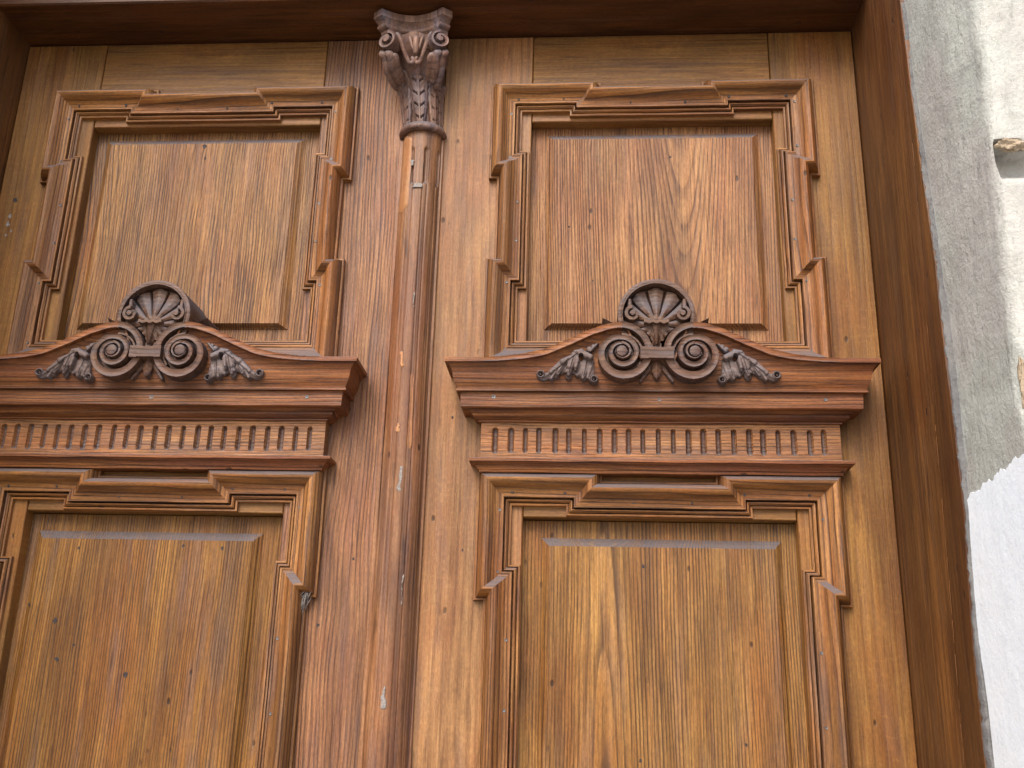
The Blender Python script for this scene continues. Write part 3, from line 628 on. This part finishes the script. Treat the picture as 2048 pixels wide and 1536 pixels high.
def capital(parent):
    mb = MB()
    lean = lambda z: -0.0165 * np.clip((z + 0.115) / 0.19, 0, 1.1)
    # bell with acanthus relief
    th = np.radians(np.linspace(-93, 93, 240)); z = np.linspace(-0.108, 0.062, 190); T, Z = np.meshgrid(th, z)
    t = (Z + 0.108) / 0.170
    R = 0.0305 + 0.010 * t + 0.016 * np.clip(t - 0.45, 0, 1) ** 1.6
    H = np.zeros_like(T)
    def leafr(a0, w0, zt, big, veins=5):
        nonlocal H
        s = (T - math.radians(a0)) * 0.036; q = np.clip((Z + 0.108) / (zt + 0.108), 0, 1.001)
        w = w0 * (0.62 + 0.55 * np.sin(np.pi * q * 0.72)) * (1 - 0.10 * np.abs(np.sin(q * np.pi * veins)))
        w = np.where(q > 0.86, w * np.sqrt(np.clip(1 - ((q - 0.86) / 0.14) ** 2, 0, 1)), w)
        e = np.abs(s) / np.maximum(w, 1e-5); m = (e < 1) & (q < 1)
        hh = big * (0.35 + 0.65 * np.sqrt(np.clip(1 - e * e, 0, 1))) + 0.006 * sstep(0.72, 0.97, q)
        v = np.abs(np.mod((Z - np.abs(s) * 1.1) * 1.0 / 0.0250, 1) - 0.5)          # chevron lobes either side of the rib
        hh = hh - 0.0050 * sstep(0.36, 0.47, v) * (e > 0.10) * (e < 0.55) - 0.0016 * (np.abs(e - 0.62) < 0.05)
        hh = hh + 0.0014 * (e < 0.12)
        H = np.where(m, np.maximum(H, hh), H)
    for a in (-46, 46): leafr(a, 0.0120, 0.012, 0.0085)
    for a in (-90, 90): leafr(a, 0.0120, -0.005, 0.0075)
    leafr(0, 0.0165, -0.010, 0.0090, 6)
    for a in (-68, 68): leafr(a, 0.0075, 0.030, 0.0065, 7)
    R = R + H
    x = R * np.sin(T); y = -R * np.cos(T)
    mb.add(np.stack([to_l(x + lean(Z)).ravel(), y.ravel(), Z.ravel()], 1), grid_faces(*T.shape))
    # abacus with hollow sides and cut horns
    def plan(k):      # k = outward scale
        pts = []
        hornx, horny, cut = 0.0740 * k, 0.1020 * k, 0.0150
        pts.append((-0.054 * k, 0.0))
        for s in np.linspace(0, 1, 9)[1:]:
            yy = -horny * 0.86 * s; xx = -(0.050 * k + (hornx - 0.050 * k + 0.003) * s ** 2.2); pts.append((xx, yy))
        n = 22
        for i in range(n + 1):
            q = -1 + 2 * i / n; pts.append((q * (hornx - cut), -(horny - 0.024 * (1 - q * q))))
        for s in np.linspace(1, 0, 9)[:-1]:
            yy = -horny * 0.86 * s; xx = (0.050 * k + (hornx - 0.050 * k + 0.003) * s ** 2.2); pts.append((xx, yy))
        pts.append((0.054 * k, 0.0)); return pts
    secs = [(0.040, 0.800), (0.050, 0.820), (0.062, 0.835), (0.0700, 0.850), (0.0725, 0.905), (0.0755, 0.925), (0.0785, 0.925), (0.0792, 0.895), (0.0830, 0.905), (0.0870, 0.935), (0.0905, 0.985), (0.0910, 1.0), (0.1060, 1.0), (0.1062, 0.97)]
    ps = [plan(k) for _, k in secs]; nc = len(ps[0]); vs = []
    for (zz, k), pp in zip(secs, ps): vs += [(to_l(px + lean(zz)), py, zz) for px, py in pp]
    mb.add(vs, grid_faces(len(secs), nc)); 
    kk = len(secs) - 1
    mb.add([vs[kk * nc + i] for i in range(nc)], [tuple(range(nc))]); mb.add([vs[i] for i in range(nc)], [tuple(range(nc))[::-1]])
    # drum between bell and abacus (echinus) with its band of leaves
    vs = []; pr = [(0.036, -0.020), (0.042, -0.004), (0.052, 0.016), (0.064, 0.034), (0.072, 0.050), (0.076, 0.067)]
    for (r, zz) in pr:
        for k in range(49):
            a = math.radians(-92 + 184 * k / 48); rr = r + 0.0018 * math.cos(math.radians(-92 + 184 * k / 48) * 9)
            vs.append((to_l(rr * math.sin(a) * 0.78 + lean(zz)), -rr * math.cos(a) * 1.05, zz))
    mb.add(vs, grid_faces(len(pr), 49))
    # corner volutes: snail discs facing outwards on the diagonals
    for sx in (-1, 1):
        ang = math.radians(22) * sx; cx, cy, cz = -0.0125 + 0.0490 * sx, -0.0900, 0.0370
        rr = np.linspace(0, 0.0215, 26); ph = np.linspace(0, 2 * np.pi, 73); PH, RR = np.meshgrid(ph, rr)
        ro = 0.0215 - 0.0070 * PH / (2 * np.pi)
        HH = np.where(RR > ro - 0.0066, 0.0010 * np.sin((RR - ro) * 400), np.where(RR > ro - 0.0112, -0.0100, 0.0035))
        HH = HH + 0.009
        RC = np.minimum(RR, ro)
        lx = RC * np.sin(PH) * (-sx); lz = RC * np.cos(PH)
        X = cx + lx * math.cos(ang) + HH * math.sin(ang); Y = cy + lx * math.sin(ang) * 1.0 - HH * math.cos(ang); Zz = cz + lz
        mb.add(np.stack([to_l(X).ravel(), Y.ravel(), Zz.ravel()], 1), grid_faces(26, 73, flip=sx > 0))
        # rim wall
        rim = []
        for depth in (0.009, -0.016):
            for p in ph:
                r0 = 0.0215 - 0.0070 * p / (2 * np.pi); a = r0 * math.sin(p) * (-sx); b = r0 * math.cos(p)
                rim.append((to_l(cx + a * math.cos(ang) + depth * math.sin(ang)), cy + a * math.sin(ang) - depth * math.cos(ang), cz + b))
        mb.add(rim, grid_faces(2, 73)); 
        c0 = -0.0125       # ribbon from the scroll down to the middle, ending in a small curl
        tube(mb, [(c0 + 0.0360 * sx, -0.0920, 0.0570), (c0 + 0.0280 * sx, -0.0905, 0.0440), (c0 + 0.0215 * sx, -0.0850, 0.0270), (c0 + 0.0155 * sx, -0.0780, 0.0110), (c0 + 0.0095 * sx, -0.0730, 0.0020), (c0 + 0.0035 * sx, -0.0720, 0.0030), (c0 + 0.0035 * sx, -0.0740, 0.0090), (c0 + 0.0075 * sx, -0.0750, 0.0095)], 0.0046)
        # curled leaf tips under the scroll, running back into the bell
        for (p, q, w_) in (((0.0600, -0.086, 0.0180), (0.0350, -0.045, -0.0350), 0.0085), ((0.0480, -0.092, 0.0150), (0.0290, -0.055, -0.0300), 0.0080), ((0.0370, -0.090, 0.0120), (0.0230, -0.056, -0.0250), 0.0065)):
            m1 = (c0 + (p[0] * 0.90) * sx, p[1] + 0.002, p[2] - 0.011); m2 = (c0 + (p[0] * 0.62 + q[0] * 0.38) * sx, p[1] * 0.55 + q[1] * 0.45, p[2] * 0.4 + q[2] * 0.6)
            tube(mb, [(c0 + p[0] * 0.93 * sx, p[1] + 0.008, p[2] - 0.002), (c0 + p[0] * sx, p[1], p[2] - 0.004), m1, m2, (c0 + q[0] * sx, q[1] + 0.012, q[2])], w_, flat=0.55)
    # carved drop between the scrolls
    tube(mb, [(-0.0105, -0.079, 0.058), (-0.0105, -0.0815, 0.045), (-0.0100, -0.080, 0.030), (-0.0100, -0.074, 0.018)], 0.0060, flat=0.8)
    for sx in (-1, 1): tube(mb, [(-0.0105 + 0.013 * sx, -0.077, 0.060), (-0.0105 + 0.0105 * sx, -0.080, 0.046), (-0.0100 + 0.005 * sx, -0.077, 0.026)], 0.0032)
    return mb.build('capital', M['carving_v'], parent, smooth=45)
def tube(mb, pts, r, n=10, flat=1.0):
    P_ = [Vector(p) for p in pts]; Q = []
    for i in range(len(P_) - 1):
        p0, p1, p2, p3 = P_[max(i - 1, 0)], P_[i], P_[i + 1], P_[min(i + 2, len(P_) - 1)]
        for k in range(5):
            t = k / 5; Q.append(0.5 * ((2 * p1) + (p2 - p0) * t + (2 * p0 - 5 * p1 + 4 * p2 - p3) * t * t + (3 * p1 - p0 - 3 * p2 + p3) * t ** 3))
    Q.append(P_[-1]); vs = []; m = len(Q)
    for i, q in enumerate(Q):
        d = (Q[min(i + 1, m - 1)] - Q[max(i - 1, 0)]).normalized(); s = d.cross(Vector((0, 1, 0)))
        s = s.normalized() if s.length > 1e-4 else Vector((1, 0, 0)); t = d.cross(s)
        e = min(i, m - 1 - i) / 2.0; rr = r * min(1, math.sqrt(max(e, 0.02)))
        for k in range(n): a = 6.28318 * k / n; v = q + s * math.cos(a) * rr + t * math.sin(a) * rr * flat; vs.append((to_l(v.x), v.y, v.z))
    mb.add(vs, grid_faces(m, n, closed=True))
capital(colm)

# cobweb and dust hanging under the ear of the left leaf's lower frame
mb = MB()
for i in range(26):
    x0 = to_l(-0.145 + random.uniform(-0.016, 0.006)); z0 = -1.000 + random.uniform(-0.008, 0.004); y0 = -0.018 + random.uniform(-0.002, 0.008)
    p = [(x0, y0, z0), (x0 - random.uniform(0, 0.010), y0 - 0.001, z0 - random.uniform(0.006, 0.016)), (x0 - random.uniform(0.004, 0.020), -0.004, z0 - random.uniform(0.016, 0.045))]
    P0 = [(a - CX, b, c) for a, b, c in p]; tube(mb, P0, random.uniform(0.0004, 0.0011), 5)
web = mb.build('cobweb', M['web'], None, (-CX, 0, 0)); tag(web, 'pale dusty cobweb hanging under the stepped moulding of the lower left panel', 'cobweb')

# ---------------------------------------------------------------- door frame
fr = bpy.data.objects.new('door_frame', None); COL.objects.link(fr); fr.location = (0, 0, ZG); tag(fr, 'dark stained wooden door frame with deep jambs and lintel round the carved double door', 'door frame')
offf = (0, 0, -ZG)
def jamb(s):
    def slab(ya0, ya1, yb0, yb1, x0, name):      # tapered board: front/back y at top (a) and bottom (b)
        mb = MB(); n = 60; vs = []
        for i in range(n + 1):
            t = i / n; z = HI + 0.45 + (ZG - HI - 0.45) * t; k = (HI + 0.45 - z)
            yb = ya0 + (yb0 - ya0) * t; yf = ya1 + (yb1 - ya1) * t + 0.0012 * math.sin(i * 2.1) + 0.001 * math.sin(i * 0.7)
            for (x, y) in ((x0 + 0.06, yb), (x0 + 0.0008, yb), (x0, yb - 0.0015), (x0, (yb + yf) / 2), (x0, yf + 0.003), (x0 + 0.0015, yf + 0.0006), (x0 + 0.004, yf), (x0 + 0.06, yf)): vs.append((s * x, y, z))
        mb.add(vs, grid_faces(n + 1, 8, flip=s > 0)); mb.build(name, M['jamb'], fr, offf, smooth=30)
    slab(0.08, -0.2885, 0.08, -0.150, JX, 'jamb')
    slab(-0.290, -0.290, -0.1515, -0.3150, JX - 0.0004, 'jamb_edge_board') if False else None
def jamb2(s):
    zs = np.linspace(HI + 0.45, ZG + 0.01, 90)
    seam = np.interp(zs, [-1.195, -1.01, -0.72, -0.45, -0.31, 0.1], [-0.209, -0.222, -0.236, -0.258, -0.266, -0.275][::1]) if True else None
    order = np.argsort([-1.195, -1.01, -0.72, -0.45, -0.31, 0.1]); seam = np.interp(zs, [-2.8, -1.195, -1.01, -0.72, -0.45, -0.31, 0.1], [-0.10, -0.209, -0.222, -0.236, -0.258, -0.266, -0.272])
    edge = np.interp(zs, [-2.8, -1.18, -1.05, -0.9, -0.75, -0.63, -0.51, -0.37, -0.21, -0.04], [-0.272, -0.280, -0.285, -0.304, -0.303, -0.298, -0.300, -0.288, -0.280, -0.276])
    for name, ya, yb, dx in (('jamb', np.full_like(zs, 0.08), seam, 0.0), ('jamb_edge_board', seam - 0.0012, edge, -0.0009)):
        mb = MB(); vs = []; x0 = JX + dx
        for i, z in enumerate(zs):
            w1 = 0.0008 * math.sin(i * 1.9) + 0.0007 * math.sin(i * 0.6)
            a, b = ya[i], yb[i] + w1
            for (x, y) in ((x0 + 0.05, a), (x0 + 0.0010, a), (x0, a - 0.0012), (x0, (a + b) / 2), (x0, b + 0.0030), (x0 + 0.0012, b + 0.0008), (x0 + 0.004, b), (x0 + 0.05, b)): vs.append((s * x, y, z))
        mb.add(vs, grid_faces(len(zs), 8, flip=s < 0)); mb.build(name, M['jamb'], fr, offf, smooth=30)
    # worn pale edge along the seam
    mb = MB(); rg = random.Random(5)
    z = -0.25
    while z > -1.45:
        L = rg.uniform(0.01, 0.05); sy = float(np.interp(z, zs[::-1], seam[::-1])); sy2 = float(np.interp(z - L, zs[::-1], seam[::-1])); wd = rg.uniform(0.0006, 0.0014)
        if rg.random() < 0.62: mb.add([(s * (JX - 0.0014), sy + wd, z), (s * (JX - 0.0014), sy - wd, z), (s * (JX - 0.0014), sy2 - wd * 0.5, z - L), (s * (JX - 0.0014), sy2 + wd * 0.5, z - L)], [(0, 1, 2, 3)])
        z -= L + rg.uniform(0.002, 0.02)
    mb.build('worn_seam', M['patch'], fr, offf)
jamb2(1); jamb2(-1)
mb = MB(); mb.box(-JX + 0.0004, JX - 0.0004, -0.1240, 0.08, HI, HI + 0.19, bev=0.003); mb.build('lintel', M['lintel'], fr, offf)
mb = MB(); mb.box(-JX + 0.0004, JX - 0.0004, -0.135, 0.06, HI + 0.1915, HI + 0.45, bev=0.004); mb.build('transom_rail', M['jamb'], fr, offf)
mb = MB(); mb.box(-JX, JX, 0.060, 0.075, ZG + 0.01, HI); mb.build('stop_board', M['dark_gap'], fr, offf)
mb = MB(); mb.box(-JX + 0.001, JX - 0.001, -0.25, 0.08, ZG, ZG + 0.04, bev=0.004); mb.build('threshold', M['jamb'], fr, offf)

# ---------------------------------------------------------------- stone wall
wall = bpy.data.objects.new('stone_wall', None); COL.objects.link(wall); wall.location = (0, 0, ZG); tag(wall, 'rough pale grey stone wall with white plastered lower part, right of the door frame', 'wall')
wall2 = bpy.data.objects.new('stone_wall', None); COL.objects.link(wall2); wall2.location = (0, 0, ZG); tag(wall2, 'rough pale stone wall left of the door frame', 'wall')
def fbm(a, b, seed, octs=5, sc=8.0):
    rg = np.random.default_rng(seed); out = np.zeros_like(a)
    for o in range(octs):
        for _ in range(3):
            k = rg.normal(0, 1, 2); k /= np.hypot(*k); p = rg.random() * 6.28; out += np.sin((a * k[0] + b * k[1]) * sc * 1.9 ** o * rg.uniform(0.7, 1.3) + p) / 1.75 ** o
    return out / 4
def pier(s, parent, detail):
    # walk round the pier in plan: back corner, reveal, arris, street face
    d = 0.006 if detail else 0.05
    ys = np.arange(-0.262, -0.505, -d); plan = [(0.8475, y) for y in ys]
    for a in np.linspace(0, 90, 9 if detail else 4): plan.append((0.8475 + 0.010 - 0.010 * math.cos(math.radians(a)), -0.505 - 0.010 * math.sin(math.radians(a))))
    plan += [(x, -0.515) for x in np.concatenate([np.arange(0.8625, 1.15, d), np.arange(1.15, 2.6, 0.12)])]
    plan = [(0.93, -0.262)] + plan
    zs = np.concatenate([np.arange(0.75, 0.05, -0.05), np.arange(0.05, -1.40, -0.006 if detail else -0.05), np.arange(-1.40, ZG - 0.05, -0.08)])
    px = np.array([p[0] for p in plan]); py = np.array([p[1] for p in plan]); PX, Z = np.meshgrid(px, zs); PY, _ = np.meshgrid(py, zs)
    arc = np.concatenate([[0], np.cumsum(np.hypot(np.diff(px), np.diff(py)))]); A, _ = np.meshgrid(arc, zs)
    n1 = fbm(A, Z, 3 if s > 0 else 8, 5, 9.0) ; n2 = fbm(A, Z, 5, 4, 60.0)
    onface = sstep(0.848, 0.862, PX) * (PY < -0.49); onrev = 1 - onface
    dep = 0.0035 * n1 + 0.0009 * n2
    # arris worn back here and there
    ar = np.exp(-((A - arc[np.argmin(np.abs(px - 0.8505) + np.abs(py + 0.512) )]) / 0.010) ** 2)
    dep -= ar * (0.004 + 0.004 * np.sin(Z * 13 + 1) * np.sin(Z * 31))
    chip = ar * np.exp(-((Z + 0.782) / 0.035) ** 4) * 0.010; dep -= chip
    # the arris wanders out to the right towards the top
    drift = 0.014 * sstep(-0.75, 0.05, Z) * sstep(-0.40, -0.505, PY)
    # horizontal joint cut into the street face
    jt = -0.452 + 0.005 * np.sin(PX * 40) + 0.004 * n2; jb = -0.500
    gr = sstep(jt + 0.003, jt - 0.003, Z) * sstep(jb - 0.012, jb + 0.018, Z) * onface
    NX = -onrev; NY = -onface
    gd = 0.040 * gr
    X = PX + NX * dep + drift; Y = PY + NY * (dep - gd)
    X = X - 0.012 * gr * np.exp(-((PX - 0.85) / 0.02) ** 2)
    mb = MB(); V = np.stack([(s * X).ravel(), Y.ravel(), Z.ravel()], 1); mb.add(V, grid_faces(*Z.shape, flip=s > 0))
    return mb.build('stone_pier', M['stone'], parent, offf, smooth=60)
pier(1, wall, True); pier(-1, wall2, False)
# broken ochre stone over the joint, and a long chip on the arris
def rock(name, c, sz, parent, mat, seed, rot=0):
    rg = np.random.default_rng(seed); u = np.linspace(0, np.pi, 15); v = np.linspace(0, 2 * np.pi, 29)[:-1]; U, Vv = np.meshgrid(u, v, indexing='ij')
    n = 1 + 0.22 * np.sin(U * 5 + rg.random() * 6) * np.sin(Vv * 3 + rg.random() * 6) + 0.10 * np.sin(Vv * 7 + U * 9)
    x = np.sin(U) * np.cos(Vv) * n * sz[0]; y = np.sin(U) * np.sin(Vv) * n * sz[1]; z = np.cos(U) * n * sz[2]
    mb = MB(); mb.add(np.stack([(x + c[0]).ravel(), (y + c[1]).ravel(), (z + c[2]).ravel()], 1), grid_faces(15, 28, closed=True)); return mb.build(name, mat, parent, offf, smooth=30)
rock('broken_stone', (0.882, -0.507, -0.4530), (0.022, 0.0085, 0.0095), wall, M['chip'], 2)
rock('broken_stone', (0.8535, -0.5085, -0.790), (0.0050, 0.0050, 0.034), wall, M['chip'], 4)
# white plaster skin on the lower part of the reveal and street face
def plaster():
    ys = np.arange(-0.292, -0.512, -0.005); ring = [(0.8445, y) for y in ys] + [(0.8445 + 0.012 - 0.012 * math.cos(a), -0.512 - 0.012 * math.sin(a)) for a in np.linspace(0, 1.57, 7)] + [(x, -0.524) for x in np.arange(0.86, 2.6, 0.04)]
    px = np.array([p[0] for p in ring]); py = np.array([p[1] for p in ring]); t = np.linspace(0, 1, 150) ** 1.0
    V = []; rgw = np.random.default_rng(4)
    rough = np.interp(np.arange(150), np.arange(0, 150, 3), rgw.normal(0, 0.0016, 50))
    for i, tt in enumerate(t):
        for j, (x, y) in enumerate(zip(px, py)):
            top = -0.8890 + 0.016 * np.clip((-0.30 - y) / 0.2, 0, 1) + 0.0024 * math.sin(y * 130) + 0.0016 * math.sin(y * 290 + 1) + 0.0010 * math.sin(y * 610 + x * 50)
            z = top + (ZG - top) * tt
            yy = y
            if j == 0: yy = y + 0.003 - 0.020 * sst(-1.05, -1.30, z) + rough[i] - 0.016 * sst(-0.93, -0.885, z) * 0
            V.append((x - 0.0016 * math.sin(z * 9 + y * 14) * 0.6, yy, z))
    nr, nc = 150, len(px)
    # turn the top and the left edge back to the stone
    mb = MB(); mb.add(V, grid_faces(nr, nc, flip=True))
    top = V[:nc]; mb.add([(a + 0.012, b if a < 0.85 else b + 0.012, c + 0.001) for a, b, c in top] + top, grid_faces(2, nc, flip=True))
    le = [V[i * nc] for i in range(nr)]; k = len(le); mb.add([(a + 0.020, b + 0.0015, c) for a, b, c in le] + le, [(i, i + 1, i + 1 + k, i + k) for i in range(k - 1)])
    return mb.build('white_plaster', M['plaster'], wall, offf, smooth=50)
def sst(a, b, x): t = min(1, max(0, (x - a) / (b - a))); return t * t * (3 - 2 * t)
plaster()
# ragged mortar strip between jamb and stone
mb = MB(); vs = []; zs = np.linspace(0.6, ZG, 420); rg = np.random.default_rng(12)
for i, z in enumerate(zs):
    e = float(np.interp(z, [-2.8, -1.18, -1.05, -0.9, -0.75, -0.63, -0.51, -0.37, -0.21, -0.04], [-0.272, -0.280, -0.285, -0.304, -0.303, -0.298, -0.300, -0.288, -0.280, -0.276]))
    wd = 0.0045 + 0.010 * sst(-1.0, -1.25, z) - 0.003 * sst(-0.7, -0.5, z) + rg.normal(0, 0.0009); a = 0.0008 * rg.normal()
    for (x, y) in ((0.846, e + 0.02), (0.8412 + a, e + 0.003), (0.8408 + a, e - wd * 0.6), (0.8425 + a, e - wd), (0.856, e - wd - 0.001)): vs.append((x, y, z))
mb.add(vs, grid_faces(len(zs), 5, flip=True)); mb.build('mortar_joint', M['mortar'], wall, offf, smooth=50)
